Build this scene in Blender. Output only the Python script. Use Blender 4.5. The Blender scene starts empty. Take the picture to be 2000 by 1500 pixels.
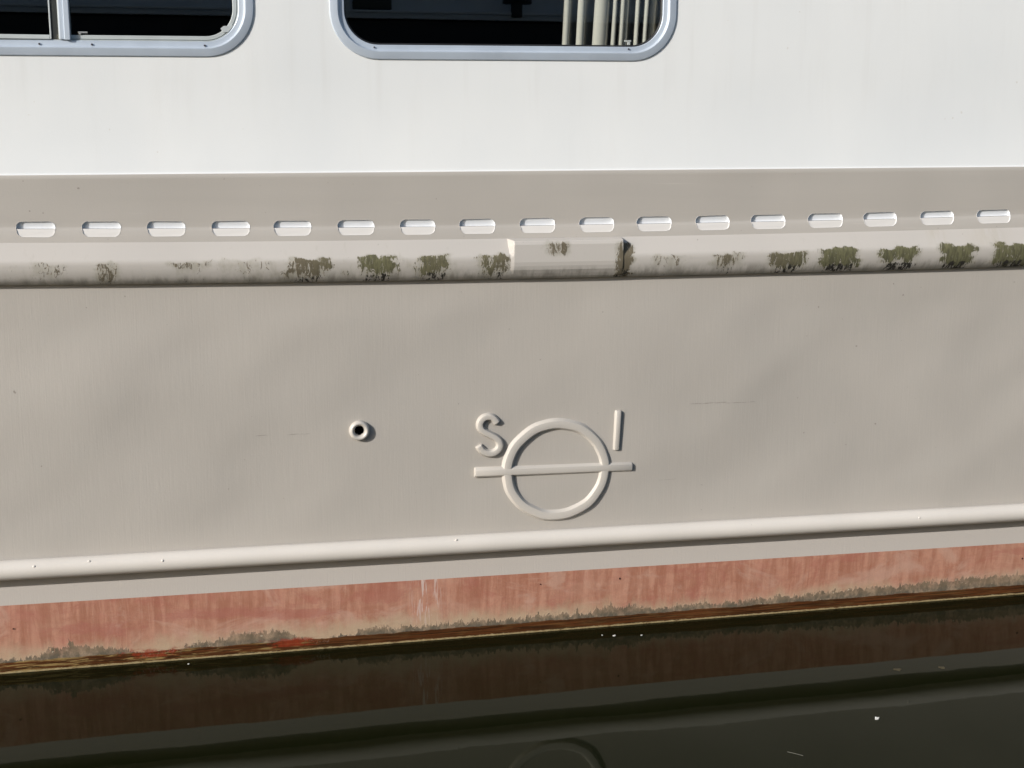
import bpy, bmesh, math, random
import numpy as np
from mathutils import Vector, geometry

R = math.radians
sc = bpy.context.scene
col = sc.collection

# ------------------------------------------------------------------ camera
cam_d = bpy.data.cameras.new("camera")
cam = bpy.data.objects.new("camera", cam_d); col.objects.link(cam)
cam_d.sensor_width = 36; cam_d.lens = 46.8; cam_d.clip_start = 0.05; cam_d.clip_end = 3000
cam.location = (-0.7302, -3.4354, 1.3644)
cam.rotation_euler = (R(90 - 10.6), 0, R(-12.0))
sc.camera = cam

# ------------------------------------------------------------------ sky, sun, exposure
SUN = Vector((-1.65, -1.0, 0.80)).normalized()
EL = math.asin(SUN.z); AZ = math.atan2(SUN.x, SUN.y)
world = bpy.data.worlds.new("World"); sc.world = world; world.use_nodes = True
wn = world.node_tree; bg = wn.nodes['Background']
sky = wn.nodes.new('ShaderNodeTexSky'); sky.sky_type = 'NISHITA'; sky.sun_disc = False
sky.sun_elevation = EL; sky.sun_rotation = AZ; sky.dust_density = 1.5
wn.links.new(sky.outputs[0], bg.inputs[0]); bg.inputs[1].default_value = 0.125
sl = bpy.data.lights.new("sun", 'SUN'); so = bpy.data.objects.new("sun", sl); col.objects.link(so)
sl.energy = 4.3; sl.angle = R(0.5); sl.color = (1.0, 0.965, 0.925)
so.rotation_euler = (-SUN).to_track_quat('-Z', 'Y').to_euler()
so.location = (-8, -6, 8)
sc.view_settings.view_transform = 'Standard'; sc.view_settings.look = 'None'
sc.view_settings.exposure = 0.14; sc.view_settings.gamma = 1.0

# ------------------------------------------------------------------ helpers
def link_obj(name, me, mat, parent=None, smooth=True, loc=(0, 0, 0)):
    o = bpy.data.objects.new(name, me); col.objects.link(o)
    mats = mat if isinstance(mat, (list, tuple)) else [mat]
    for m in mats: me.materials.append(m)
    if smooth:
        me.polygons.foreach_set('use_smooth', [True] * len(me.polygons))
    o.location = loc
    if parent is not None: o.parent = parent
    return o

def pyd(name, verts, faces, mat, parent=None, smooth=True, loc=(0, 0, 0)):
    me = bpy.data.meshes.new(name); me.from_pydata([tuple(map(float, v)) for v in verts], [], faces); me.update()
    return link_obj(name, me, mat, parent, smooth, loc)

def empty(name, loc=(0, 0, 0), parent=None):
    o = bpy.data.objects.new(name, None); col.objects.link(o); o.location = loc; o.empty_display_size = .05
    if parent is not None: o.parent = parent
    return o

def tag(o, label, cat=None, group=None, kind=None):
    if label: o['label'] = label
    if cat: o['category'] = cat
    if group: o['group'] = group
    if kind: o['kind'] = kind
    return o

def grid(nu, nv, off=0, flip=False):
    F = []
    for i in range(nu - 1):
        for j in range(nv - 1):
            a = off + i * nv + j
            q = (a, a + 1, a + nv + 1, a + nv)
            F.append(q[::-1] if flip else q)
    return F

def box_bm(bm, x0, x1, y0, y1, z0, z1, bev=0.0):
    r = bmesh.ops.create_cube(bm, size=1)
    for v in r['verts']:
        v.co = Vector(((x0 + x1) / 2 + v.co.x * (x1 - x0), (y0 + y1) / 2 + v.co.y * (y1 - y0), (z0 + z1) / 2 + v.co.z * (z1 - z0)))
    if bev:
        es = list({e for v in r['verts'] for e in v.link_edges})
        bmesh.ops.bevel(bm, geom=es, offset=bev, segments=2, affect='EDGES', profile=.6)

def boxes(name, lst, mat, parent=None, bev=0.0, smooth=False):
    bm = bmesh.new()
    for b in lst: box_bm(bm, *b, bev=bev)
    me = bpy.data.meshes.new(name); bm.to_mesh(me); bm.free()
    return link_obj(name, me, mat, parent, smooth)

# value noise for real plate waviness
_rng = np.random.RandomState(7); _T = _rng.rand(256, 256)
def vnoise(u, v):
    u = np.asarray(u, float); v = np.asarray(v, float)
    iu = np.floor(u).astype(int); iv = np.floor(v).astype(int); fu = u - iu; fv = v - iv
    fu = fu * fu * fu * (fu * (fu * 6 - 15) + 10); fv = fv * fv * fv * (fv * (fv * 6 - 15) + 10)
    g = lambda a, b: _T[a % 256, b % 256]
    return (g(iu, iv) * (1 - fu) * (1 - fv) + g(iu + 1, iv) * fu * (1 - fv) + g(iu, iv + 1) * (1 - fu) * fv + g(iu + 1, iv + 1) * fu * fv) * 2 - 1

# the sheer: how each level of the hull rises or falls along its length
def dz(x, z):
    xc = min(max(x, -2.0), 2.2)
    keys = [(0.0, 0.0), (.16, -.0070 * xc), (.19, -.0075 * xc), (.31, -.0065 * xc), (.98, .0038 * xc * xc - .0046 * xc),
            (1.09, .0045 * (xc - .15) ** 2), (1.135, .0052 * (xc - .15) ** 2), (1.27, .0028 * xc + .0006), (1.7, .006 * xc)]
    if z <= 0: return 0
    for (a, da), (b, db) in zip(keys, keys[1:]):
        if z <= b: return da + (db - da) * (z - a) / (b - a)
    return keys[-1][1]

def smooth_profile(pts, n):
    """Catmull-Rom through (o, z) points"""
    out = []
    P = [pts[0]] + list(pts) + [pts[-1]]
    for i in range(1, len(P) - 2):
        for k in range(n):
            t = k / n
            r = []
            for c in (0, 1):
                p0, p1, p2, p3 = P[i - 1][c], P[i][c], P[i + 1][c], P[i + 2][c]
                r.append(.5 * ((2 * p1) + (-p0 + p2) * t + (2 * p0 - 5 * p1 + 4 * p2 - p3) * t * t + (-p0 + 3 * p1 - 3 * p2 + p3) * t ** 3))
            out.append(tuple(r))
    out.append(pts[-1])
    return out

def loft_x(name, xs, prof, mat, parent, smooth=True, disp=None, kill=None):
    V = []
    for x in xs:
        for (o, z) in prof:
            zz = z + dz(x, z)
            d = disp(x, zz) if disp else 0
            V.append((x, -(o + d), zz))
    F = grid(len(xs), len(prof), flip=False)
    if kill:
        nv = len(prof)
        F = [f for f in F if not kill(sum(V[i][0] for i in f) / 4, sum(V[i][2] for i in f) / 4)]
    return pyd(name, V, F, mat, parent, smooth)

# ------------------------------------------------------------------ material kit
class NT:
    def __init__(s, name):
        s.m = bpy.data.materials.new(name); s.m.use_nodes = True; s.t = s.m.node_tree; s.n = s.t.nodes; s.l = s.t.links
        s.b = s.n['Principled BSDF']; s.out = s.n['Material Output']
        s.co = s.n.new('ShaderNodeTexCoord').outputs['Object']
    def put(s, sock, v):
        if v is None: return
        if hasattr(v, 'is_linked') or isinstance(v, bpy.types.NodeSocket): s.l.new(v, sock)
        else:
            if isinstance(v, (tuple, list)) and len(v) == 3 and sock.type == 'RGBA': v = (*v, 1)
            sock.default_value = v
    def math(s, op, a, b=None, c=None, clamp=False):
        n = s.n.new('ShaderNodeMath'); n.operation = op; n.use_clamp = clamp
        s.put(n.inputs[0], a)
        if b is not None: s.put(n.inputs[1], b)
        if c is not None: s.put(n.inputs[2], c)
        return n.outputs[0]
    def add(s, a, b): return s.math('ADD', a, b)
    def mul(s, a, b): return s.math('MULTIPLY', a, b)
    def sub(s, a, b): return s.math('SUBTRACT', a, b)
    def noise(s, scale=(1, 1, 1), sc_=1.0, detail=3, rough=.55, rot=(0, 0, 0), loc=(0, 0, 0), dist=0.0):
        mp = s.n.new('ShaderNodeMapping'); s.l.new(s.co, mp.inputs[0]); mp.inputs['Scale'].default_value = scale
        mp.inputs['Rotation'].default_value = rot; mp.inputs['Location'].default_value = loc
        n = s.n.new('ShaderNodeTexNoise'); n.inputs['Scale'].default_value = sc_; n.inputs['Detail'].default_value = detail
        n.inputs['Roughness'].default_value = rough; n.inputs['Distortion'].default_value = dist
        s.l.new(mp.outputs[0], n.inputs['Vector']); return n.outputs['Fac']
    def step(s, v, a, b):
        n = s.n.new('ShaderNodeMapRange'); n.interpolation_type = 'SMOOTHSTEP'
        s.put(n.inputs['Value'], v); s.put(n.inputs['From Min'], a); s.put(n.inputs['From Max'], b); return n.outputs[0]
    def mix(s, f, a, b):
        n = s.n.new('ShaderNodeMix'); n.data_type = 'RGBA'
        s.put(n.inputs[0], f); s.put(n.inputs[6], a); s.put(n.inputs[7], b); return n.outputs[2]
    def xyz(s):
        n = s.n.new('ShaderNodeSeparateXYZ'); s.l.new(s.co, n.inputs[0]); return n.outputs
    def attr(s, name):
        n = s.n.new('ShaderNodeAttribute'); n.attribute_name = name; return n.outputs['Fac']
    def bump(s, h, strength=1.0, dist=0.001):
        n = s.n.new('ShaderNodeBump'); n.inputs['Strength'].default_value = strength; n.inputs['Distance'].default_value = dist
        s.l.new(h, n.inputs['Height']); s.l.new(n.outputs[0], s.b.inputs['Normal']); return n
    def fin(s, color=None, rough=None, metallic=None, spec=None, coat=None):
        for k, v in (('Base Color', color), ('Roughness', rough), ('Metallic', metallic), ('Specular IOR Level', spec), ('Coat Weight', coat)):
            s.put(s.b.inputs[k], v)
        return s.m
    def seg_mask(s, X, Zc, x0, x1, z0, hw):
        """thin scuff between x0..x1 near height z0"""
        a = s.mul(s.step(X, x0, x0 + .012), s.step(X, x1, x1 - .012))
        d = s.math('ABSOLUTE', s.sub(Zc, z0))
        return s.mul(a, s.step(d, hw, hw * .3))

def simple(name, color, rough=.5, metallic=0.0, spec=None, var=.0, scale=20, coat=None):
    t = NT(name)
    c = color
    if var:
        n = t.noise((1, 1, 1), scale, 4)
        c = t.mix(n, tuple(v * (1 - var) for v in color), tuple(min(1, v * (1 + var)) for v in color))
    return t.fin(c, rough, metallic, spec, coat)

TAUPE = (0.400, 0.374, 0.337)
def taupe_paint(name, base=TAUPE, scuffs_bounce=False, diag=False, moss=False, streak=1.0):
    t = NT(name); X = t.xyz()
    fine = t.noise((260, 1, 9), 1, 3, .6)          # brushed, vertical
    big = t.noise((1.3, 1, 1.1), 2.2, 2, .5)
    blot = t.noise((1, 1, 1), 14, 3, .5)
    c = t.mix(t.step(big, .3, .7), tuple(v * .965 for v in base), tuple(v * 1.03 for v in base))
    c = t.mix(t.mul(t.step(fine, .35, .75), .15 * streak), c, tuple(v * 1.25 for v in base))
    c = t.mix(t.mul(t.step(blot, .45, .75), .10), c, (base[0] * .9, base[1] * .94, base[2] * .95))
    # tiny dark specks
    sp = t.noise((1, 1, 1), 95, 1, .4)
    c = t.mix(t.mul(t.step(sp, .80, .83), .5), c, (.12, .10, .08))
    rough = t.add(.40, t.mul(blot, .14))
    h = t.add(t.mul(fine, .55 * streak), t.mul(t.noise((1, 1, 1), 150, 3, .6), .45))
    if scuffs_bounce:
        c = t.mix(t.step(X['Z'], .285, .275), c, tuple(v * k for v, k in zip(base, (1.19, 1.175, 1.19))))  # light bounced off the water, painted in as a lighter strip under the rail
        n = t.noise((60, 1, 400), 1, 3, .7)
        for (x0, x1, z0, hw) in ((-.684, -.646, .606, .0016), (-.604, -.54, .6045, .0018), (.486, .60, .640, .0022), (.59, .685, .6375, .0015),
                                 (.40, .46, .43, .001)):
            wig = t.add(X['Z'], t.mul(t.sub(t.noise((8, 1, 1), 1, 2), .5), .006))
            m = t.mul(t.seg_mask(X['X'], wig, x0, x1, z0, hw), t.step(n, .35, .6))
            c = t.mix(t.mul(m, .55), c, (.13, .12, .10))
    if diag:
        d = t.noise((3.2, 1, 60), 1, 3, .65, rot=(0, R(24), 0))
        ridge = t.step(d, .63, .74)
        c = t.mix(t.mul(ridge, .16), c, tuple(min(1, v * 1.5) for v in base))
        d2 = t.noise((1.6, 1, 22), 1, 2, .5, rot=(0, R(17), 0), loc=(3, 0, 1))
        c = t.mix(t.mul(t.step(d2, .45, .75), .12), c, tuple(v * .8 for v in base))
        h = t.add(h, t.mul(d, .5))
    if moss:
        a = t.attr('moss'); dr = t.attr('drip')
        n1 = t.noise((95, 30, 34), 1, 6, .78, dist=.9)
        n2 = t.noise((160, 60, 34), 1, 4, .7, rot=(0, R(-12), 0), loc=(5, 2, 1))
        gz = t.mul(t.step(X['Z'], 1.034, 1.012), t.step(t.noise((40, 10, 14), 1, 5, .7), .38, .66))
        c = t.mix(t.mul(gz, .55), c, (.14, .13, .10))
        soft = t.step(t.add(a, t.mul(t.sub(t.noise((60, 20, 30), 1, 4, .65, loc=(7, 1, 3)), .5), 1.8)), .18, .75)
        c = t.mix(t.mul(soft, .30), c, (.20, .185, .12))
        # dust film round each growth
        c = t.mix(t.mul(t.step(a, .05, .8), .22), c, (.25, .24, .17))
        m = t.step(t.add(a, t.mul(t.sub(n1, .5), 3.0)), .56, .70)
        green = t.mix(t.step(n2, .35, .65), (.055, .054, .022), (.118, .115, .050))
        green = t.mix(t.mul(t.step(t.attr('dead'), .3, .7), 1.0), green, t.mix(n2, (.065, .052, .030), (.15, .125, .080)))
        c = t.mix(t.mul(m, .94), c, green)
        m2 = t.step(t.add(dr, t.mul(t.sub(t.noise((120, 50, 26), 1, 5, .75, rot=(0, R(14), 0), loc=(9, 4, 2)), .5), 2.1)), .64, .74)
        c = t.mix(m2, c, (.018, .016, .011))
        rough = t.math('MAXIMUM', rough, t.mul(t.math('MAXIMUM', m, m2), .95))
        h = t.add(h, t.mul(m, 2.5))
        # faint rusty runs
        rr = t.mul(t.attr('run'), t.step(t.noise((60, 20, 8), 1, 3), .35, .6))
        c = t.mix(t.mul(rr, .25), c, (.33, .28, .16))
    t.bump(h, .45, .0012)
    return t.fin(c, rough, spec=.5)

M = {}
M['hull'] = taupe_paint('hull_paint', scuffs_bounce=True)
M['bulwark'] = taupe_paint('bulwark_paint', diag=True, streak=.3)
M['rail'] = taupe_paint('rail_paint', base=(.605, .570, .520), streak=.3)  # base lifted above the hull's to carry the rail's sunlit brightness
M['rub'] = taupe_paint('strake_paint', base=(.466, .440, .405), moss=True, streak=.2)
M['mark'] = taupe_paint('mark_paint', base=(.485, .456, .412), streak=.15)
M['mark'].node_tree.nodes['Principled BSDF'].inputs['Coat Weight'].default_value = .8
M['mark'].node_tree.nodes['Principled BSDF'].inputs['Coat Roughness'].default_value = .42

def white_mat():
    t = NT('cabin_white'); X = t.xyz()
    a = t.noise((1.2, 1, .8), 2.0, 3, .5); b = t.noise((14, 1, 2.2), 1, 4, .6)
    c = t.mix(t.step(a, .3, .7), (.685, .705, .705), (.735, .750, .742))
    c = t.mix(t.mul(t.step(b, .5, .8), .16), c, (.60, .60, .58))
    c = t.mix(t.mul(t.mul(t.step(t.noise((22, 1, 1.2), 1, 3, .6, loc=(2, 0, 0)), .52, .75), t.step(X['Z'], 1.36, 1.52)), .14), c, (.52, .51, .48))
    sp = t.noise((1, 1, 1), 60, 1, .4)
    c = t.mix(t.mul(t.step(sp, .80, .84), .3), c, (.45, .40, .32))
    h = t.add(t.mul(t.noise((1, 1, 1), 190, 4, .65), .7), t.mul(t.noise((1, 1, 1), 30, 2), .3))
    t.bump(h, .32, .0012)
    return t.fin(c, t.add(.34, t.mul(b, .14)), spec=.5)
M['white'] = white_mat()

def boot_mat():
    t = NT('boot_topping'); X = t.xyz(); z = t.mul(t.sub(X['Z'], .0115), 1.06)
    hb = t.attr('algae'); redlow = t.attr('redlow'); redhi = t.attr('redhi'); yel = t.attr('yellow'); runs = t.attr('runs'); dark = t.attr('spots')
    vs = t.noise((42, 1, 5), 1, 4, .65, dist=.4); vs2 = t.noise((110, 1, 8), 1, 3, .6)
    mott = t.noise((1, 1, 1.6), 34, 5, .7); jag = t.noise((85, 1, 28), 1, 5, .75, dist=.8); jagb = t.noise((24, 1, 10), 1, 4, .65)
    c = t.mix(t.step(vs, .36, .66), (.335, .145, .092), (.47, .240, .165))
    c = t.mix(t.mul(t.step(vs2, .55, .72), .35), c, (.50, .29, .21))
    c = t.mix(t.mul(t.step(mott, .42, .68), .5), c, (.33, .140, .090))
    c = t.mix(t.mul(t.step(t.noise((9, 1, 14), 1, 5, .7, loc=(1, 0, 5)), .5, .7), .4), c, (.42, .17, .13))
    c = t.mix(t.mul(t.step(t.noise((3, 1, 9), 1, 4, .6), .45, .65), .35), c, (.50, .30, .215))
    bl = t.noise((5, 1, 8), 1, 5, .68, loc=(8, 0, 3), dist=.6)
    c = t.mix(t.mul(t.step(bl, .50, .64), .55), c, (.50, .32, .245))
    c = t.mix(t.mul(t.step(bl, .46, .36), .45), c, (.34, .115, .085))
    # chalky cream scum rising from the water
    cr = t.step(t.add(t.add(z, t.mul(t.sub(jagb, .5), -.085)), t.mul(t.sub(t.noise((2.5, 1, 3), 1, 3), .5), .10)), .098, .040)
    c = t.mix(t.mul(cr, .85), c, t.mix(mott, (.36, .26, .17), (.52, .41, .28)))
    # old redder paint
    rh = t.step(t.add(redhi, t.mul(t.sub(t.noise((14, 1, 34), 1, 6, .72), .5), 2.0)), .40, .85)
    c = t.mix(t.mul(rh, .55), c, (.35, .125, .095))
    # white mineral runs
    wr = t.mul(runs, t.step(t.noise((170, 1, 14), 1, 3, .6, dist=1.0), .53, .62))
    c = t.mix(t.mul(wr, .75), c, (.60, .50, .46))
    # algae, jagged top
    spk = t.step(t.noise((48, 1, 3), 1, 3, .7, dist=.6), .56, .80)
    top = t.add(t.add(t.add(hb, .003), t.mul(spk, .036)), t.add(t.mul(t.sub(jag, .5), .060), t.mul(t.sub(jagb, .5), .046)))
    al = t.step(t.sub(top, z), -.001, .0035)
    alc = t.mix(t.step(jagb, .35, .65), (.115, .092, .062), (.185, .138, .09))
    alc = t.mix(t.mul(t.step(mott, .5, .62), .55), alc, (.245, .175, .125))
    low = t.step(t.sub(z, .036), .016, .0)
    alc = t.mix(t.mul(low, .8), alc, (.085, .078, .060))
    thin = t.step(t.noise((26, 1, 18), 1, 5, .75, loc=(4, 0, 2)), .34, .58)
    c = t.mix(t.mul(al, t.add(.45, t.mul(thin, .5))), c, alc)
    bs = t.step(t.noise((1, 1, 1), 120, 1, .3), .76, .79)
    c = t.mix(t.mul(t.mul(bs, al), .8), c, (.55, .48, .36))
    # wet brown band
    wt = t.add(.0335, t.mul(t.sub(t.noise((16, 1, 4), 1, 4, .6), .5), .012))
    wet = t.step(t.sub(wt, z), -.0008, .0014)
    strat = t.noise((5, 1, 260), 1, 4, .6, dist=.2)
    wc = t.mix(t.step(strat, .35, .65), (.028, .0115, .004), (.105, .034, .010))
    st2 = t.noise((11, 1, 150), 1, 5, .7, dist=.7, loc=(3, 0, 1))
    wc = t.mix(t.math('MINIMUM', t.mul(t.step(st2, .50, .62), yel), 1.0), wc, (.27, .185, .072))
    c = t.mix(t.mul(wet, .97), c, wc)
    rl = t.step(t.add(redlow, t.mul(t.sub(t.noise((30, 1, 75), 1, 6, .75), .5), 2.6)), .45, .85)
    rl = t.mul(rl, t.mul(t.step(z, .012, .018), t.step(t.add(z, t.mul(t.sub(jagb, .5), .03)), .044, .036)))
    c = t.mix(t.mul(rl, .75), c, t.mix(jag, (.12, .018, .008), (.36, .050, .022)))
    # pale scum line right at the water
    tl = t.add(.0056, t.mul(t.sub(t.noise((38, 1, 1), 1, 5, .75), .5), .011))
    scum = t.mul(t.step(t.sub(tl, z), 0, .0012), t.step(t.noise((20, 1, 90), 1, 5, .75), .32, .46))
    c = t.mix(t.mul(scum, .95), c, t.mix(t.noise((90, 1, 90), 1, 3), (.20, .14, .06), (.46, .38, .22)))
    c = t.mix(dark, c, (.06, .012, .008))
    rough = t.mix(wet, (.62, .62, .62), (.28, .28, .28))
    h = t.add(t.add(t.mul(vs, .4), t.mul(mott, .9)), t.mul(al, .7))
    t.bump(h, .55, .0022)
    return t.fin(c, rough, spec=.4)
M['boot'] = boot_mat()

def alu_mat(name, base=(.455, .515, .585), met=.25, rough=.42):
    t = NT(name)
    n = t.noise((1, 1, 1), 6, 4, .6); n2 = t.noise((1, 1, 1), 90, 3)
    c = t.mix(t.step(n, .3, .7), tuple(v * .94 for v in base), tuple(v * 1.08 for v in base))
    t.bump(n2, .15, .0006)
    return t.fin(c, t.add(rough - .08, t.mul(n, .16)), met, .5)
M['alu'] = alu_mat('anodised_aluminium')
M['alu_pale'] = alu_mat('pale_aluminium', (.52, .56, .56), .2, .4)
M['gasket'] = simple('rubber_gasket', (.012, .012, .013), .55)
M['screw'] = simple('dark_screw', (.06, .05, .06), .5, .5)
M['steel'] = simple('dull_steel', (.5, .5, .48), .35, .6)
def grime_mat():
    t = NT('grimy_seal'); z = t.xyz()['Z']
    n = t.noise((90, 40, 30), 1, 5, .7)
    m = t.step(t.add(t.mul(t.sub(z, 1.575), -9), n), .28, .55)
    c = t.mix(m, (.022, .026, .024), (.34, .32, .22))
    c = t.mix(t.mul(t.step(n, .6, .7), .5), c, (.30, .30, .22))
    return t.fin(c, .5)
M['grime'] = grime_mat()
def glass_mat():
    t = NT('window_glass')
    t.n.remove(t.b)
    tr = t.n.new('ShaderNodeBsdfTransparent'); tr.inputs[0].default_value = (.80, .83, .82, 1)
    gl = t.n.new('ShaderNodeBsdfGlossy'); gl.inputs['Roughness'].default_value = .004; gl.inputs[0].default_value = (.92, .97, 1, 1)
    geo = t.n.new('ShaderNodeNewGeometry'); dt = t.n.new('ShaderNodeVectorMath'); dt.operation = 'DOT_PRODUCT'
    t.l.new(geo.outputs['Incoming'], dt.inputs[0]); t.l.new(geo.outputs['Normal'], dt.inputs[1])
    cs = t.math('ABSOLUTE', dt.outputs['Value'])
    frs = t.add(.075, t.mul(t.math('POWER', t.sub(1.0, cs), 5.0), .957))
    mx = t.n.new('ShaderNodeMixShader'); t.l.new(frs, mx.inputs[0]); t.l.new(tr.outputs[0], mx.inputs[1]); t.l.new(gl.outputs[0], mx.inputs[2])
    t.l.new(mx.outputs[0], t.out.inputs[0]); return t.m
M['glass'] = glass_mat()
M['slot_white'] = simple('slot_white', (.78, .80, .82), .5, var=.03, scale=30)
M['slot_cream'] = simple('slot_cream', (.62, .60, .57), .5, var=.03, scale=30)
M['bore'] = simple('dark_bore', (.006, .006, .006), .8)
M['cabin_dark'] = simple('dark_panelling', (.020, .016, .013), .7, var=.3, scale=4)
M['roof'] = simple('roof_grey', (.45, .45, .43), .6, var=.05, scale=3)

def curtain_mat():
    t = NT('curtain_cloth')
    n = t.noise((1, 1, 1), 700, 2); b = t.noise((30, 30, 1.5), 1, 3)
    c = t.mix(b, (.47, .44, .385), (.62, .61, .56))
    t.bump(n, .2, .0006)
    return t.fin(c, .9, spec=.1)
M['curtain'] = curtain_mat()

def water_mat():
    t = NT('harbour_water')
    a = t.noise((1.0, 1.7, 1), .9, 2, .5); b = t.noise((1, 1, 1), 7, 3, .5)
    bn = t.bump(t.add(t.mul(a, 1.0), t.mul(b, .06)), .30, .012)
    c = t.mix(t.noise((1, 1, 1), .5, 2), (.0058, .0069, .0021), (.0068, .0079, .0027))
    t.b.inputs['Specular Tint'].default_value = (.86, 1.0, .46, 1)
    t.b.inputs['IOR'].default_value = 1.22
    return t.fin(c, .03, spec=.36)
M['water'] = water_mat()
M['flake'] = simple('pale_flake', (.60, .60, .57), .6)
M['twig'] = simple('pale_twig', (.09, .09, .07), .7)
M['leaf'] = simple('dull_leaf', (.055, .045, .020), .7, var=.3, scale=60)

# ------------------------------------------------------------------ water
WL = .0115                                # water level
wv = [(-400, -400, WL), (400, -400, WL), (400, 400, WL), (-400, 400, WL)]
tag(pyd('water', wv, [(0, 1, 2, 3)], M['water'], smooth=False), 'dark olive green still water mirroring the hull', kind='structure')
bedm = simple('mud_bed', (.02, .018, .01), .9)
tag(pyd('ground', [(-420, -420, -3), (420, -420, -3), (420, 420, -3), (-420, 420, -3)], [(0, 1, 2, 3)], bedm, smooth=False), 'muddy harbour bed under the water', kind='structure')

# ------------------------------------------------------------------ the ship
ship = empty('ship', (0, 0, 0))
tag(ship, 'taupe and white steel ship side with red boot topping lying in dark water', 'ship')

XF = list(np.arange(-1.75, 2.05, .010))                 # dense where seen
XS = list(np.linspace(-7, -1.80, 60)) + XF + list(np.linspace(2.10, 8, 60))

# hull plating, gently buckled
def hull_disp(x, z):
    fade = min(1, max(0, (z - .31) / .12)) * min(1, max(0, (1.0 - z) / .10))
    u = x * .80 + z * .60; v = -x * .55 + z * .82
    d = vnoise(u * 2.5, v * 4.3) * .0042 + vnoise(u * 5.1 + 9, v * 8.5 + 3) * .0015 + vnoise(x * 2.1 + 30, z * 1.6) * .0026
    return float(d) * fade
hz = [1.008, 1.000] + list(np.linspace(.992, .33, 68)) + [.322, .314, .306, .298, .29, .28, .27, .26, .25, .24, .23, .22, .21, .20, .192, .186]
def hull_o(z):
    return .040 if z > .32 else .040 + .006 * min(1, (.32 - z) / .09)
DR = (-.4155, .6085)
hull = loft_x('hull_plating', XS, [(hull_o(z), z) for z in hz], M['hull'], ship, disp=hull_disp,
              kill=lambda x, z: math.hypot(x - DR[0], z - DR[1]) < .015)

# lower strip: water-bounced light is painted into the hull colour as a lighter band
# boot topping with waterline growth
bz = [.1893, .1885] + list(np.linspace(.186, -.03, 44)) + [-.06, -.12, -.25, -.45, -.8]
def boot_o(z):
    if z >= 0: return .0475 - .0185 * (1 - z / .19) ** 1.15
    return .029 + z * .35
boot = loft_x('boot_topping', XS, [(boot_o(z), z) for z in bz], M['boot'], ship)
def set_attr(o, name, fn):
    me = o.data; a = me.attributes.new(name, 'FLOAT', 'POINT')
    co = np.zeros(len(me.vertices) * 3); me.vertices.foreach_get('co', co); co = co.reshape(-1, 3)
    a.data.foreach_set('value', np.ascontiguousarray(fn(co[:, 0], co[:, 2]), dtype=np.float32))
def bump1(x, c, w, s=.35):
    return 1 / (1 + np.exp((np.abs(x - c) - w) / (w * s)))
set_attr(boot, 'algae', lambda x, z: np.interp(x, [-3, -1.34, -1.27, -1.22, -1.17, -1.12, -1.03, -.98, -.94, -.88, -.80, -.72, -.64, -.60, -.55, -.40, -.25, -.05, .10, .22, .27, .33, .40, .55, .75, .95, 1.15, 1.35, 1.6, 3],
     [.045, .042, .040, .058, .070, .056, .046, .020, .016, .038, .052, .066, .068, .045, .022, .046, .048, .046, .044, .050, .064, .060, .046, .046, .052, .058, .062, .068, .066, .06]))
set_attr(boot, 'redlow', lambda x, z: np.clip(bump1(x, -.97, .07) * .80 + bump1(x, -.60, .06) * .98 + bump1(x, -.80, .10) * .25, 0, 1))
set_attr(boot, 'redhi', lambda x, z: np.clip(bump1(x, -1.17, .09) * np.exp(-((z - .125) / .018) ** 2) * .75 + bump1(x, -1.06, .08) * np.exp(-((z - .105) / .02) ** 2) * .8
     + bump1(x, -.78, .20) * np.exp(-((z - (.140 - .03 * (x + .9))) / .022) ** 2) * 1.0 + bump1(x, -.57, .08) * np.exp(-((z - .115) / .015) ** 2) * .8, 0, 1))
set_attr(boot, 'yellow', lambda x, z: np.interp(x, [-3, -1.1, -.85, -.6, -.5], [1.4, 1.4, .9, .8, .15]))
set_attr(boot, 'runs', lambda x, z: bump1(x, -.245, .035, .2) * np.interp(z, [.04, .08, .19], [0, .7, 1]))
set_attr(boot, 'spots', lambda x, z: np.zeros_like(x))
sp = []
for (px, pz, r) in ((1.54, .128, .0032), (.296, .155, .003), (-1.30, .135, .0022), (.07, .155, .002)):
    o_ = boot_o(pz) + .0012
    n = 10
    vs = [(px, -o_, pz)] + [(px + r * math.cos(k * math.tau / n) * random.uniform(.8, 1.1), -o_, pz + r * math.sin(k * math.tau / n)) for k in range(n)]
    sp.append((vs, n))
pitm = simple('rust_pit', (.05, .012, .008), .8)
for vs, n in sp: pyd('rust_pit', vs, [(0, 1 + k, 1 + (k + 1) % n) for k in range(n)], pitm, ship, smooth=False)

# chine rail: pipe welded along the hull
cz, cr, cc = .2898, .0255, .030
prof = [(.036, cz + .012)] + [(.040 + cc + cr * math.cos(a), cz + cr * math.sin(a)) for a in np.linspace(R(140), R(-140), 30)] + [(.036, cz - .012)]
def rail_disp(x, z): return float(vnoise(x * 3.1, 5.0) * .0009 + vnoise(x * 11, 8.0) * .0003)
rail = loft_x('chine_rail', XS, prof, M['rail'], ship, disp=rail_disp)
# weld lumps on the rail
V = []; F = []
def blob(cx, cy, cz_, rx, ry, rz, n=10, m=6):
    b = len(V)
    for j in range(m + 1):
        th = math.pi * j / m
        for i in range(n):
            ph = math.tau * i / n
            V.append((cx + rx * math.sin(th) * math.cos(ph), cy + ry * math.sin(th) * math.sin(ph), cz_ + rz * math.cos(th)))
    for j in range(m):
        for i in range(n):
            a = b + j * n + i; c = b + j * n + (i + 1) % n
            F.append((a, c, c + n, a + n))
for bx, h in ((-1.233, .5), (-1.102, .7), (-.924, .35), (-.17, .75), (1.168, .3)):
    V = []; F = []
    blob(bx, -(.040 + cc + cr * math.cos(h)), cz + cr * math.sin(h) + dz(bx, cz), .004, .002, .004)
    pyd('weld_lump', V, F, M['rail'], rail)

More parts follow.
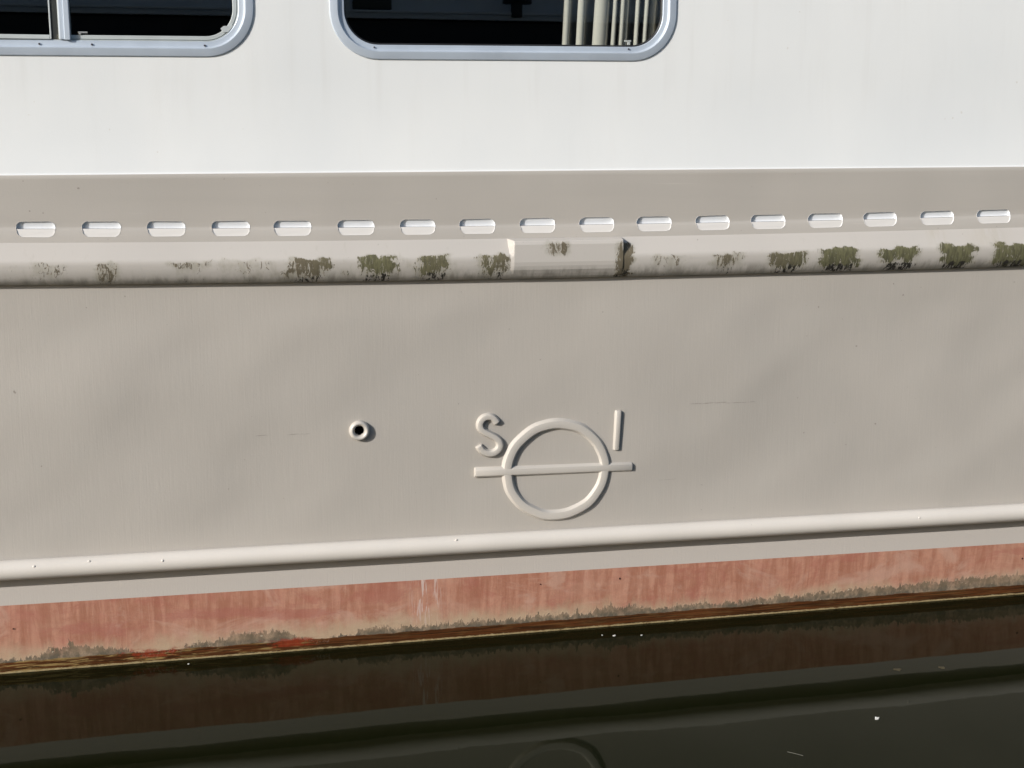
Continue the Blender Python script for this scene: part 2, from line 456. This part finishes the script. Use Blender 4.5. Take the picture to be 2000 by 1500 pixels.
# rubbing strake
rub_pts = [(.0505, 1.1003), (.0535, 1.0960), (.0635, 1.0800), (.0740, 1.0645), (.0782, 1.0570), (.0795, 1.0495), (.0790, 1.0410), (.0772, 1.0310), (.0738, 1.0208), (.0690, 1.0110), (.0622, 1.0030), (.0530, .9970), (.038, .9945)]
rub_prof = smooth_profile(rub_pts, 4)
def rub_disp(x, z): return float(vnoise(x * 2.3 + 3, 2.0) * .0014 + vnoise(x * 6 + 3, 12.0) * .0006) * (1 if z < 1.06 else max(0, (1.1 - z) / .04))
rub = loft_x('rubbing_strake', XS, rub_prof, M['rub'], ship, disp=rub_disp)
MOSS = [(-1.159, .0407, 1.064, 1.0247, .50, 1), (-1.0218, .0296, 1.065, 1.0093, .66, .8), (-.8197, .0547, 1.0586, 1.0372, .62, 1), (-.7031, .0494, 1.0626, 1.0246, .45, 1),
        (-.5348, .0567, 1.0619, 1.012, .86, .6), (-.3662, .045, 1.0651, 1.0171, .98, .35), (-.2194, .042, 1.0624, 1.0138, .92, .45), (-.0631, .0427, 1.0621, 1.0069, .80, .5),
        (.1054, .0272, 1.0934, 1.0564, .50, .8), (.2834, .0251, 1.0865, .9926, .95, .7), (.4099, .0495, 1.0507, 1.0202, .50, .8), (.5712, .0403, 1.0545, 1.0168, .70, .6), (.7458, .0559, 1.0582, 1.0131, .88, .5),
        (.8985, .0569, 1.0624, 1.0099, 1.0, .25), (1.0745, .0581, 1.0635, 1.0243, 1.0, .2), (1.2474, .0498, 1.0676, 1.0067, 1.0, .1), (1.4173, .0603, 1.0676, 1.0061, 1.02, .1),
        (1.60, .06, 1.0676, 1.0061, 1.0, .1), (1.78, .06, 1.0676, 1.0061, 1.0, .1)]
def ssb(v, a, b):
    t_ = np.clip((v - a) / (b - a), 0, 1); return t_ * t_ * (3 - 2 * t_)
def moss_f(x, z):
    x0 = x; z0_ = z
    x = x + .011 * vnoise(z * 75 + 3, x * 14) + .004 * vnoise(z * 200, x * 40 + 7)
    z = z + .0075 * vnoise(x0 * 42 + 11, x0 * 3) + .0035 * vnoise(x0 * 130 + 5, z0_ * 20)
    r = .34 * ssb(vnoise(x0 * 9 + 50, z0_ * 6), .0, .7) * ssb(z0_, 1.066, 1.052) * ssb(z0_, .998, 1.02)
    for (c, w, zt, zb, s, d) in MOSS:
        zo = np.interp(c, [-1.3, 0, 1.5], [.004, 0, .002])
        r = np.maximum(r, s * ssb(np.abs(x - c), w * 1.45, w * .60) * ssb(z, zt + .005, zt - .004) * ssb(z, zb - .024, zb + .020))
    return r
def drip_f(x, z):
    r = np.zeros_like(x)
    for (c, w, zt, zb, s, d) in MOSS:
        r = np.maximum(r, min(1, s * .75 + .1) * ssb(np.abs(x - c), w * 1.25, w * .5) * ssb(z, 1.030, 1.014))
    return r * .84
set_attr(rub, 'moss', moss_f); set_attr(rub, 'drip', drip_f)
set_attr(rub, 'dead', lambda x, z: np.interp(x, [m[0] for m in MOSS], [m[5] for m in MOSS]))
set_attr(rub, 'run', lambda x, z: (bump1(x, 1.19, .02) + bump1(x, 1.345, .05) * .7 + bump1(x, .95, .02) * .2) * ssb(z, 1.05, 1.07))

# doubler plate patched on to the strake
xa, xb = -.013, .2815
def blk(x):
    p = []
    for (o, z) in rub_pts:
        if z > 1.098: p.append((o + .001, z + .0005))
        elif z > 1.09: p.append((.0780, 1.0955))
        elif z > 1.050: p.append((.0812, z if z < 1.075 else 1.086))
        elif z > 1.036: p.append((.0812, z))
        elif z > 1.012: p.append((o + .0022, z))
        else: p.append((o + .0004, z))
    return p
def low(x): return [(o - .0012, z) for (o, z) in rub_pts]
st = [(xa - .011, low(0)), (xa + .002, blk(0)), (xa + .012, blk(0)), ((xa + xb) / 2, blk(0)), (xb - .002, blk(0)), (xb, blk(0)), (xb + .0012, low(0))]
V = []
sub = []
for (x, p) in st:
    pp = p
    for (o, z) in pp:
        V.append((x, -(o + rub_disp(x, z) + .0004), z + dz(x, z)))
dbl = pyd('doubler_plate', V, grid(len(st), len(rub_pts)), M['rub'], rub, smooth=False)
bvm = dbl.modifiers.new('bevel', 'BEVEL'); bvm.width = .0030; bvm.segments = 3; bvm.limit_method = 'ANGLE'; bvm.angle_limit = R(20)
def dbl_m(x, z):
    r = .75 * ssb(np.abs(x - .1054), .045, .02) * ssb(z, 1.098, 1.092) * ssb(z, 1.045, 1.07)
    r = np.maximum(r, 1.0 * ssb(x, .250, .276) * ssb(z, 1.094, 1.080)); return r
# (sparse mesh: subdivide so that growth masks resolve)
bm = bmesh.new(); bm.from_mesh(dbl.data)
bmesh.ops.subdivide_edges(bm, edges=[e for e in bm.edges if e.calc_length() > .05], cuts=24, use_grid_fill=True)
bm.to_mesh(dbl.data); bm.free()
set_attr(dbl, 'moss', dbl_m); set_attr(dbl, 'drip', drip_f); set_attr(dbl, 'dead', lambda x, z: x * 0 + .8); set_attr(dbl, 'run', lambda x, z: x * 0)

# ------------------------------------------------------------------ bulwark with scupper slots
SLOTS = [(-1.1833, .0904), (-1.031, .091), (-.8781, .0916), (-.7228, .0934), (-.5715, .0939), (-.4126, .0931), (-.2553, .091), (-.1002, .094), (.0591, .0945),
         (.2188, .0948), (.3765, .0967), (.5402, .0956), (.6988, .0989), (.8649, .1023), (1.0266, .0996), (1.1984, .1015), (1.3718, .1035)]
BP = [(.0385, 1.2722), (.0400, 1.2700), (.0402, 1.2600), (.0402, 1.1375), (.0408, 1.1340), (.0430, 1.1305), (.0450, 1.1265), (.0505, 1.1003)]
arc = [0]
for a, b in zip(BP, BP[1:]): arc.append(arc[-1] + math.hypot(b[0] - a[0], b[1] - a[1]))
SC = arc[4] + .002                       # arc position of the crease
def bp(s):
    for k in range(len(arc) - 1):
        if s <= arc[k + 1] or k == len(arc) - 2:
            t_ = (s - arc[k]) / (arc[k + 1] - arc[k]); return BP[k][0] + (BP[k + 1][0] - BP[k][0]) * t_, BP[k][1] + (BP[k + 1][1] - BP[k][1]) * t_
def bul_disp(x, z):
    f = min(1, max(0, (1.268 - z) / .03)) * min(1, max(0, (z - 1.15) / .04))
    return float(vnoise(x * 1.7 + z * 3 + 40, z * 6 - x * 1.2) * .0012) * f
def bmap(x, s):
    o, z = bp(s); zz = z + dz(x, z); return (x, -(o + bul_disp(x, zz)), zz)
UP, LO = .0195, .0200                    # slot height above / below the crease
def slot_outline(c, w, rnd):
    h = w / 2; pts = []
    # upper half (counter-clockwise from right crease), in (x, s) with s downwards
    r = .0150
    for k in range(7):
        a = R(90 * k / 6); pts.append((c + h - r + r * math.cos(a), SC - (UP - r) - r * math.sin(a)))
    for k in range(7):
        a = R(90 + 90 * k / 6); pts.append((c - h + r + r * math.cos(a), SC - (UP - r) - r * math.sin(a)))
    up = [(c + h, SC)] + pts + [(c - h, SC)]
    lo = []; r = .0155; q = .97
    for k in range(7):
        a = R(180 + 90 * k / 6); lo.append((c - h * q + r + r * math.cos(a), SC + (LO - r) - r * math.sin(a)))
    for k in range(7):
        a = R(270 + 90 * k / 6); lo.append((c + h * q - r + r * math.cos(a), SC + (LO - r) - r * math.sin(a)))
    return up, lo
def wob(pts, seed):
    rr = random.Random(seed); return [(x + rr.uniform(-.0006, .0006), s + rr.uniform(-.0005, .0005)) for x, s in pts]
outl = []
for i, (c, w) in enumerate(SLOTS):
    u, l = slot_outline(c, w, None); outl.append((wob(u, i), wob(l, i + 50)))

def holed_sheet(name, xs, svals, loops, fmap, mat, parent):
    """flat (x, s) sheet cut by closed loops, then bent on to the profile"""
    P = []; E = []
    nx, ns = len(xs), len(svals)
    for loop in loops:
        b = len(P); P += [Vector(p) for p in loop]; E += [(b + k, b + (k + 1) % len(loop)) for k in range(len(loop))]
    bbs = [(min(p[0] for p in L) - .003, max(p[0] for p in L) + .003, min(p[1] for p in L) - .003, max(p[1] for p in L) + .003) for L in loops]
    g0 = {}
    for i, x in enumerate(xs):
        for j, s in enumerate(svals):
            edge = j in (0, ns - 1) or i in (0, nx - 1)
            if not edge and any(a < x < b and c < s < d for a, b, c, d in bbs): continue
            g0[(i, j)] = len(P); P.append(Vector((x, s)))
    for i in range(nx - 1):
        E.append((g0[(i, 0)], g0[(i + 1, 0)])); E.append((g0[(i, ns - 1)], g0[(i + 1, ns - 1)]))
    vo, eo, fo, _, _, _ = geometry.delaunay_2d_cdt(P, E, [], 0, 1e-7)
    def inside(p, L):
        c = False; n = len(L); j = n - 1
        for i in range(n):
            if (L[i][1] > p[1]) != (L[j][1] > p[1]) and p[0] < (L[j][0] - L[i][0]) * (p[1] - L[i][1]) / (L[j][1] - L[i][1]) + L[i][0]: c = not c
            j = i
        return c
    keep = []
    for f in fo:
        cx = sum(vo[i].x for i in f) / len(f); cy = sum(vo[i].y for i in f) / len(f)
        if any(a < cx < b and c < cy < d and inside((cx, cy), L) for (a, b, c, d), L in zip(bbs, loops)): continue
        keep.append(tuple(f))
    return pyd(name, [fmap(v.x, v.y) for v in vo], keep, mat, parent)

sv = sorted(set([round(a, 6) for a in arc] + [round(arc[2] + k * .012, 6) for k in range(1, 10)] + [round(SC - .024, 6), round(SC + .0235, 6), round(SC - .03, 6)]))
sv = [s for s in sv if s <= arc[-1] + 1e-6]
xsb = list(np.linspace(-7, -1.8, 30)) + list(np.arange(-1.75, 2.05, .0125)) + list(np.linspace(2.1, 8, 30))
bul = holed_sheet('bulwark_plating', xsb, sv, [[(x, s) for x, s in (u + l)] for u, l in outl], bmap, M['bulwark'], ship)

DEEP = .022
for i, (u, l) in enumerate(outl):
    V = []; F = []
    uf = [bmap(x, s) for x, s in u]; lf = [bmap(x, s) for x, s in l]
    fr = [(x, y - .0008, z) for x, y, z in uf]
    zc_ = uf[0][2]; bk = [(x, -.0402 + .0026 + .0070 * min(1, max(0, (zc_ + UP - z) / UP)), z) for x, y, z in uf]
    n = len(fr); V += fr + bk
    F += [(k, k + 1, n + k + 1, n + k) for k in range(n - 1)]
    F.append(tuple(range(n, 2 * n)))
    # sill from the back wall out to the crease
    b = len(V); pr = fr[0]; pl = fr[-1]; br = bk[0]; bl = bk[-1]
    V += [(pl[0], pl[1] + .004, pl[2] - .0015), (pr[0], pr[1] + .004, pr[2] - .0015), (br[0], br[1], br[2] - .001), (bl[0], bl[1], bl[2] - .001)]
    F.append((b, b + 1, b + 2, b + 3))
    # lower tongue, painted white, just under the plate edge
    b = len(V)
    L = [fr[-1]] + lf + [fr[0]]
    V += [(x, y - .0007, z) for x, y, z in L]; m = len(L)
    V += [(x, y + .0012, z) for x, y, z in L]
    F += [(b + k, b + k + 1, b + m + k + 1, b + m + k) for k in range(m - 1)]
    F.append(tuple(range(b + m, b + 2 * m)))
    sl_ = pyd('scupper_slot', V, F, [M['slot_white'], M['slot_cream']], ship, smooth=False)
    sl_.data.polygons[len(F) - 1].material_index = 1

# ------------------------------------------------------------------ load line mark
mark = empty('load_line_mark', (.1130, -.040, .4745), ship)
MO = Vector((.1130, -.040, .4745))
BH = .0112
def ring_mesh(cx, cz_, rx, rz, w):
    sec = [(0, -.004), (.0002, .0012), (.0068, BH - .0003), (.0078, BH), (w - .0078, BH), (w - .0068, BH - .0003), (w - .0002, .0012), (w, -.004)]
    V = []; N = 96; rr = random.Random(3)
    for k in range(N):
        a = math.tau * k / N; jit = .0005 * math.sin(a * 7 + 1) + .0004 * math.sin(a * 13)
        for (d, h) in sec:
            V.append((cx + (rx - d + jit) * math.cos(a), -h, cz_ + (rz - d + jit) * math.sin(a)))
    F = []
    m = len(sec)
    for k in range(N):
        for j in range(m - 1):
            a = k * m + j; b = ((k + 1) % N) * m + j
            F.append((a, a + 1, b + 1, b))
    return V, F
V, F = ring_mesh(0, 0, .1515, .1430, .0320)
r_ = pyd('ring', V, F, M['mark'], mark)
r_.data.set_sharp_from_angle(angle=R(22))
def stroke(pts, w, h=BH, taper=.004):
    P = [Vector((a, 0, b)) for a, b in pts]
    # extend with stations for rounded ends
    d0 = (P[1] - P[0]).normalized(); d1 = (P[-1] - P[-2]).normalized()
    st = [(P[0] - d0 * 0, .80, .35), (P[0] + d0 * taper * .45, .95, .92), (P[0] + d0 * taper, 1, 1)]
    st += [(p, 1, 1) for p in P[1:-1]]
    st += [(P[-1] - d1 * taper, 1, 1), (P[-1] - d1 * taper * .45, .95, .92), (P[-1], .80, .35)]
    e = w * .27
    sec = [(-.5, -.004, 0), (-.5, .0025 * h / .0095, e * .06), (-.5, h * .94, e * .8), (-.5, h, e * 1.15), (.5, h, -e * 1.15), (.5, h * .94, -e * .8), (.5, .0025 * h / .0095, -e * .06), (.5, -.004, 0)]
    V = []; n = len(st)
    for i, (p, sw, sh) in enumerate(st):
        a = st[max(0, i - 1)][0]; b = st[min(n - 1, i + 1)][0]; d = (b - a).normalized(); nr = Vector((-d.z, 0, d.x))
        for (f, hh, ins) in sec:
            q = p + nr * (f * w * sw + ins * sw); V.append((q.x, -(hh * sh if hh > 0 else hh), q.z))
    m = len(sec); F = grid(n, m)
    F.append(tuple(range(m))); F.append(tuple(range((n - 1) * m, n * m))[::-1])
    return V, F
def subdiv(pts, n=3):
    return smooth_profile(pts, n)
bar = [(a - MO.x, b - MO.z) for a, b in [(-.1120, .4790), (.0, .4772), (.11, .4757), (.22, .4745), (.3270, .4728)]]
V, F = stroke(bar, .0285, BH + .0006); pyd('bar', V, F, M['mark'], mark).data.set_sharp_from_angle(angle=R(30))
Sp = [(-0.0485, 0.6107), (-0.0582, 0.6236), (-0.0693, 0.6291), (-0.0845, 0.627), (-0.095, 0.6155), (-0.0956, 0.6017), (-0.0874, 0.591), (-0.0736, 0.5826), (-0.0569, 0.5734), (-0.0458, 0.5631), (-0.0422, 0.5489), (-0.0481, 0.5371), (-0.0612, 0.5297), (-0.0765, 0.5304), (-0.0917, 0.5393), (-0.1, 0.5531)]
V, F = stroke([(a - MO.x, b - MO.z) for a, b in subdiv(Sp)], .0215, BH, .004)
pyd('letter', V, F, M['mark'], mark).data.set_sharp_from_angle(angle=R(30))
V, F = stroke([(.2853 - MO.x, .632 - MO.z), (.2830 - MO.x, .58 - MO.z), (.2800 - MO.x, .521 - MO.z)], .0205, BH, .004)
pyd('letter', V, F, M['mark'], mark).data.set_sharp_from_angle(angle=R(30))

# ------------------------------------------------------------------ drain outlet
dr = empty('drain_outlet', (DR[0], -.040, DR[1]), ship)
sec = [(.0265, -.004), (.0266, .004), (.0262, .009), (.0245, .0135), (.0212, .0160), (.0180, .0158), (.0150, .0130), (.0130, .0085), (.0122, .003)]
V = []; N = 40
for k in range(N):
    a = math.tau * k / N
    for (r, h) in sec: V.append((r * math.cos(a), -h, r * math.sin(a)))
m = len(sec); F = [(k * m + j, k * m + j + 1, ((k + 1) % N) * m + j + 1, ((k + 1) % N) * m + j) for k in range(N) for j in range(m - 1)]
pyd('collar', V, F, M['mark'], dr)
V = []
for k in range(N):
    a = math.tau * k / N
    V += [(.0122 * math.cos(a), -.003, .0122 * math.sin(a)), (.0120 * math.cos(a), .09, .0120 * math.sin(a))]
F = [(2 * k, 2 * k + 1, (2 * k + 3) % (2 * N), (2 * k + 2) % (2 * N)) for k in range(N)] + [tuple(2 * k + 1 for k in range(N))]
pyd('bore', V, F, M['bore'], dr)

# ------------------------------------------------------------------ cabin wall with window openings
def cab_o(z):
    if z > 1.5: return .022
    t_ = (1.5 - z) / .224
    return .022 + .0135 * t_ ** 2.2 if t_ < 1 else .0355 + (t_ - 1) * .3
def cab_map(x, s):
    z = s
    o = cab_o(z) if z > 1.2765 else [.0358, .0385][0 if z > 1.2745 else 1]
    zz = z + dz(x, min(z, 1.7))
    d = float(vnoise(x * 1.1 + 60, z * 2.2) * .0009) * min(1, max(0, (z - 1.29) / .05)) * (0 if z > 1.5 else 1)
    return (x, -(o + d), zz)
def rrect(x0, x1, z0, z1, r, n=10):
    p = []
    for cx, cz_, a0 in ((x1 - r, z0 + r, -90), (x1 - r, z1 - r, 0), (x0 + r, z1 - r, 90), (x0 + r, z0 + r, 180)):
        for k in range(n + 1):
            a = R(a0 + 90 * k / n); p.append((cx + r * math.cos(a), cz_ + r * math.sin(a)))
    return p
WZ1 = 2.10
W1 = (-2.30, -.6475, 1.5535, WZ1, .118)
W2 = (-.4655, .4330, 1.5500, WZ1, .120)
def shr(p): return p                      # openings use dz like the wall
cv = [1.2722, 1.2750, 1.2768, 1.280, 1.285, 1.29, 1.30, 1.31, 1.32, 1.335, 1.35, 1.365, 1.38, 1.40, 1.42, 1.44, 1.46, 1.48, 1.50, 1.53, 1.7, 1.9, 2.1, 2.3]
holes = [rrect(W[0] + .012, W[1] - .012, W[2] + .012, W[3] - .012, W[4] - .012) for W in (W1, W2)]
cab = holed_sheet('cabin_wall', list(np.linspace(-7, -2.6, 12)) + list(np.arange(-2.5, 2.4, .03)) + list(np.linspace(2.5, 8, 14)), cv, holes, cab_map, M['white'], ship)

def frame_loft(name, W, prof, mat, parent, n=12, inset0=0.0):
    x0, x1, z0, z1, r = W
    V = []; m = len(prof); N = 4 * (n + 1)
    for (d, h) in prof:
        d += inset0
        for (x, z) in rrect(x0 + d, x1 - d, z0 + d, z1 - d, r - d, n): V.append((x, -(.022 + h), z + dz(x, 1.7 if z > 1.7 else z) ))
    F = []
    for j in range(m - 1):
        for k in range(N):
            a = j * N + k; b = j * N + (k + 1) % N
            F.append((a, b, b + N, a + N))
    return pyd(name, V, F, mat, parent, smooth=False)
def sharpen(o, ang=28):
    me = o.data; me.polygons.foreach_set('use_smooth', [True] * len(me.polygons)); me.set_sharp_from_angle(angle=R(ang))
PF = [(0, -.002), (.0006, .0020), (.0026, .0042), (.0185, .0072), (.0202, .0072), (.0248, .0008), (.0262, .0004), (.0358, -.0004), (.0370, -.0012), (.0375, -.008)]
def window(W, lbl):
    w = empty('window', ((W[0] + W[1]) / 2, -.022, W[2]), ship)
    if lbl: w['label'] = lbl
    return w
def rel(o, w):
    """parts built in ship space; shift under the window empty"""
    o.location = -Vector(w.location); return o
def disc(name, x, z, y, r, mat, parent, n=12):
    V = [(x, y - .0012, z)] + [(x + r * math.cos(k * math.tau / n), y - .0008, z + r * math.sin(k * math.tau / n)) for k in range(n)] + [(x + r * 1.05 * math.cos(k * math.tau / n), y + .001, z + r * 1.05 * math.sin(k * math.tau / n)) for k in range(n)]
    F = [(0, 1 + k, 1 + (k + 1) % n) for k in range(n)] + [(1 + k, 1 + n + k, 1 + n + (k + 1) % n, 1 + (k + 1) % n) for k in range(n)]
    return pyd(name, V, F, mat, parent, smooth=False)
def pane(W, d, y, parent, name='pane'):
    p = [(x, y, z + dz(x, min(z, 1.7))) for x, z in rrect(W[0] + d, W[1] - d, W[2] + d, W[3] - d, W[4] - d, 10)]
    return pyd(name, p, [tuple(range(len(p)))], M['glass'], parent, smooth=False)

# fixed window
w2 = window(W2, 'fixed pane window with pleated curtain behind its right side')
f = rel(frame_loft('frame', W2, PF, M['alu'], w2), w2); sharpen(f)
g = rel(frame_loft('gasket', W2, [(.0370, -.004), (.0390, -.0030), (.0412, -.0045), (.0418, -.012)], M['gasket'], w2), w2); sharpen(g)
rel(pane(W2, .038, -.0135, w2), w2)
for sx, szz in ((-.3559, 1.5790), (.3041, 1.5830)): rel(disc('screw', sx, szz, -.0245, .0020, M['screw'], w2), w2)
# small catch seen through the glass
rel(boxes('catch', [(.300, .318, .0, .006, 1.603, 1.607), (.308, .316, .001, .005, 1.595, 1.603)], simple('white_catch', (.75, .75, .75), .4), w2, .001), w2)

# sliding window
w1 = window(W1, 'sliding window with upright stile and runner track')
f = rel(frame_loft('frame', W1, PF, M['alu'], w1), w1); sharpen(f)
f = rel(frame_loft('track', W1, [(.0370, -.006), (.0378, -.0045), (.0392, -.0045), (.0400, -.0095), (.0412, -.0100), (.0418, -.0065), (.0495, -.0060), (.0505, -.0072), (.0510, -.016)], M['alu_pale'], w1), w1); sharpen(f)
rel(pane(W1, .0500, -.0060, w1), w1)
zb = 1.5875
rel(boxes('stile', [(-1.1035, -1.0925, -.026, -.006, zb, 2.06), (-1.0925, -1.0790, -.030, -.006, zb - .0012, 2.06)], M['alu'], w1, .0015), w1)
rel(boxes('seal_strip', [(-1.1225, -1.1060, -.018, -.008, zb + .001, 2.06)], M['grime'], w1, .001), w1)
rel(boxes('bead', [(-1.1258, -1.1225, -.021, -.008, zb + .001, 2.06), (-1.1060, -1.1035, -.020, -.008, zb + .001, 2.06)], M['alu_pale'], w1, .0006), w1)
rel(boxes('sill_bar', [(-2.2, -1.1260, -.0215, -.008, zb + .0005, zb + .0105)], M['alu_pale'], w1, .0012), w1)
rel(boxes('clip', [(-1.062, -1.040, -.018, -.012, 1.6030, 1.6068), (-1.060, -1.055, -.018, -.012, 1.5995, 1.6030)], M['steel'], w1, .0006), w1)
# chipped corner piece of the track
cxp = -.7085; V = [(-.724, -.0165, 1.6105), (-.716, -.0165, 1.6165), (-.700, -.0165, 1.6165), (-.6965, -.0165, 1.6210), (-.694, -.0165, 1.616), (-.706, -.0165, 1.602), (-.718, -.0165, 1.6015)]
V = [(x - .005, y - .0030, z + .0085) for x, y, z in V]
V += [(x, -.008, z) for x, y, z in V]; nn = 7
rel(pyd('corner_piece', V, [tuple(range(nn))] + [(k, nn + k, nn + (k + 1) % nn, (k + 1) % nn) for k in range(nn)], M['alu_pale'], w1, smooth=False), w1)
for sx, szz in ((-1.1506, 1.5765), (-1.031, 1.5768), (-.768, 1.5778)): rel(disc('screw', sx, szz, -.0245, .0023, M['screw'], w1), w1)

# rest of the ship: deck house roof, far side, dark cabin inside
boxes('cabin_roof', [(-7, 8, .06, 3.9, 2.30, 2.36), (-7.05, 8.05, -.06, .06, 2.28, 2.36)], M['roof'], ship, .01)
boxes('cabin_lining', [(-6.9, 7.9, 2.3, 2.36, .9, 2.28), (-6.9, 7.9, .02, 2.3, .95, 1.0), (-6.9, 7.9, .02, 2.3, 2.2, 2.24), (-.61, -.52, .0, 2.3, 1.0, 2.2), (1.6, 1.7, .0, 2.3, 1.0, 2.2), (-3.2, -3.1, 0, 2.3, 1.0, 2.2)], M['cabin_dark'], ship)
boxes('end_plating', [(-7.0, -6.97, -.03, 3.9, -.8, 2.29), (7.97, 8.0, -.03, 3.9, -.8, 2.29), (-7, 8, 3.88, 3.92, -.8, 2.29)], M['hull'], ship)

# ------------------------------------------------------------------ curtain
folds = [(.150, .171, 0), (.189, .212, 0), (.235, .274, 0), (.283, .2955, 1), (.3035, .318, 1), (.3195, .334, 2), (.3470, .3600, 1), (.3720, .3850, 1), (.392, .41, 2), (.425, .44, 1), (.455, .47, 1)]
V = []; F = []
zs = list(np.linspace(2.18, 1.40, 14))
path = []
for i, (a, b, kind) in enumerate(folds):
    dpt = .055 if kind < 2 else .075
    path += [(a, dpt + .012), (a + (b - a) * .3, dpt), (b - (b - a) * .25, dpt + .003), (b, dpt + .02)]
    if i + 1 < len(folds):
        m_ = (b + folds[i + 1][0]) / 2; path += [(m_ + .058, .26), (m_ + .061, .26)]
for (x, y) in path:
    for z in zs:
        lean = (z - 1.65) * .055
        V.append((x + lean + .0012 * math.sin(z * 9 + x * 40), y + .002 * math.sin(z * 7 + x * 90), z))
ct = pyd('curtain', V, grid(len(path), len(zs)), M['curtain'], None)
sd = ct.modifiers.new('thick', 'SOLIDIFY'); sd.thickness = .0015
tag(ct, 'cream pleated curtain hanging inside the fixed window', 'curtain')

# ------------------------------------------------------------------ boat moored opposite, seen mirrored in the panes
ob = empty('moored_boat', (0, -9.2, 0))
tag(ob, 'pale moored boat mirrored dimly in the window panes', 'boat')
mb_d = simple('boat_dark', (.012, .013, .018), .5); mb_p = simple('boat_pale', (.80, .82, .84), .5, var=.06, scale=2); mb_g = simple('boat_glass', (.01, .01, .012), .1)
def obx(name, lst, mat, bev=0.0):
    o = boxes(name, lst, mat, ob, bev); o.location = (0, 9.2, 0); return o
obx('hull', [(-9, 9, -12.2, -9.2, -.6, 2.41)], mb_d, .02)
obx('gunwale', [(-9, 9, -12.25, -9.14, 2.41, 2.455)], mb_p, .01)
obx('cabin', [(-8, 8.5, -11.9, -9.3, 2.46, 4.3)], mb_p, .03)
obx('toe_rail', [(-9, 9, -9.17, -9.12, 2.46, 2.485)], simple('boat_rail', (.9, .9, .88), .4), .008)
obx('stanchion', [(.405, .425, -9.15, -9.13, 2.48, 3.3)], simple('boat_post', (.9, .9, .85), .4), .004)
obx('stanchion', [(1.965, 1.985, -9.15, -9.13, 2.60, 3.3)], simple('boat_post', (.9, .9, .85), .4), .004)
obx('cleat', [(1.85, 2.12, -9.17, -9.10, 2.56, 2.60), (1.93, 2.03, -9.17, -9.10, 2.44, 2.64)], mb_d, .012)
obx('window', [(.47, .83, -9.31, -9.28, 2.50, 2.9)], mb_g, .012)
obx('window', [(-2.6, -1.9, -9.31, -9.28, 2.6, 3.1)], mb_g, .012)

# ------------------------------------------------------------------ things afloat
def afloat(x, y):
    k = (1.3644 - WL) / 1.3644
    return (cam.location.x + (x - cam.location.x) * k, cam.location.y + (y - cam.location.y) * k, WL)
def flake(name, x, y, r, mat, seed, tilt=.25, h=.002):
    rr = random.Random(seed); n = 9; V = [(0, 0, h)]; V2 = []
    for k in range(n):
        a = math.tau * k / n; q = r * rr.uniform(.55, 1.1); V.append((q * math.cos(a), q * .8 * math.sin(a), h * .4 + tilt * r * rr.uniform(0, .6)))
        V2.append((q * .9 * math.cos(a), q * .72 * math.sin(a), -.001))
    V += V2
    F = [(0, 1 + k, 1 + (k + 1) % n) for k in range(n)] + [(1 + k, 1 + n + k, 1 + n + (k + 1) % n, 1 + (k + 1) % n) for k in range(n)]
    return pyd(name, V, F, mat, None, smooth=False, loc=afloat(x, y))
tag(flake('foam_flake', .735, -.717, .0075, M['flake'], 1, .9), 'white foam flake floating alone on open dark water', 'debris')
for k, (x, y, r, l) in enumerate(((.274, -.074, .0046, 'pale flake afloat near the hull below the letter I, widest of the small ones'), (.349, -.086, .0037, 'pale flake afloat near the hull just right of the widest small one'),
                            (.242, -.063, .003, 'tiny pale flake afloat left of the two larger ones beside the hull'))):
    tag(flake('foam_flake', x, y, r, M['flake'], 5 + k, .5), l, 'debris', 'pale flakes afloat beside the hull')
tag(flake('foam_flake', -.874, -.034, .0036, M['flake'], 31, .5), 'single pale flake against the waterline at the left, under the red paint', 'debris')
tw = stroke([(-.013, .012), (0, .001), (.014, -.013)], .0011, .0008, .001)
tag(pyd('twig', [(x, z, -y) for x, y, z in tw[0]], tw[1], M['twig'], None, loc=afloat(.469, -.846)), 'thin pale twig floating at the bottom right', 'twig')
for k, (x, y, l) in enumerate(((.926, -.455, 'left of two dull sunken leaves in the mirrored grey strip'), (1.046, -.467, 'right of two dull sunken leaves in the mirrored grey strip'))):
    tag(flake('leaf', x, y, .012, M['leaf'], 20 + k, .05, .0008), l, 'leaf', 'dull leaves afloat on the dark water')
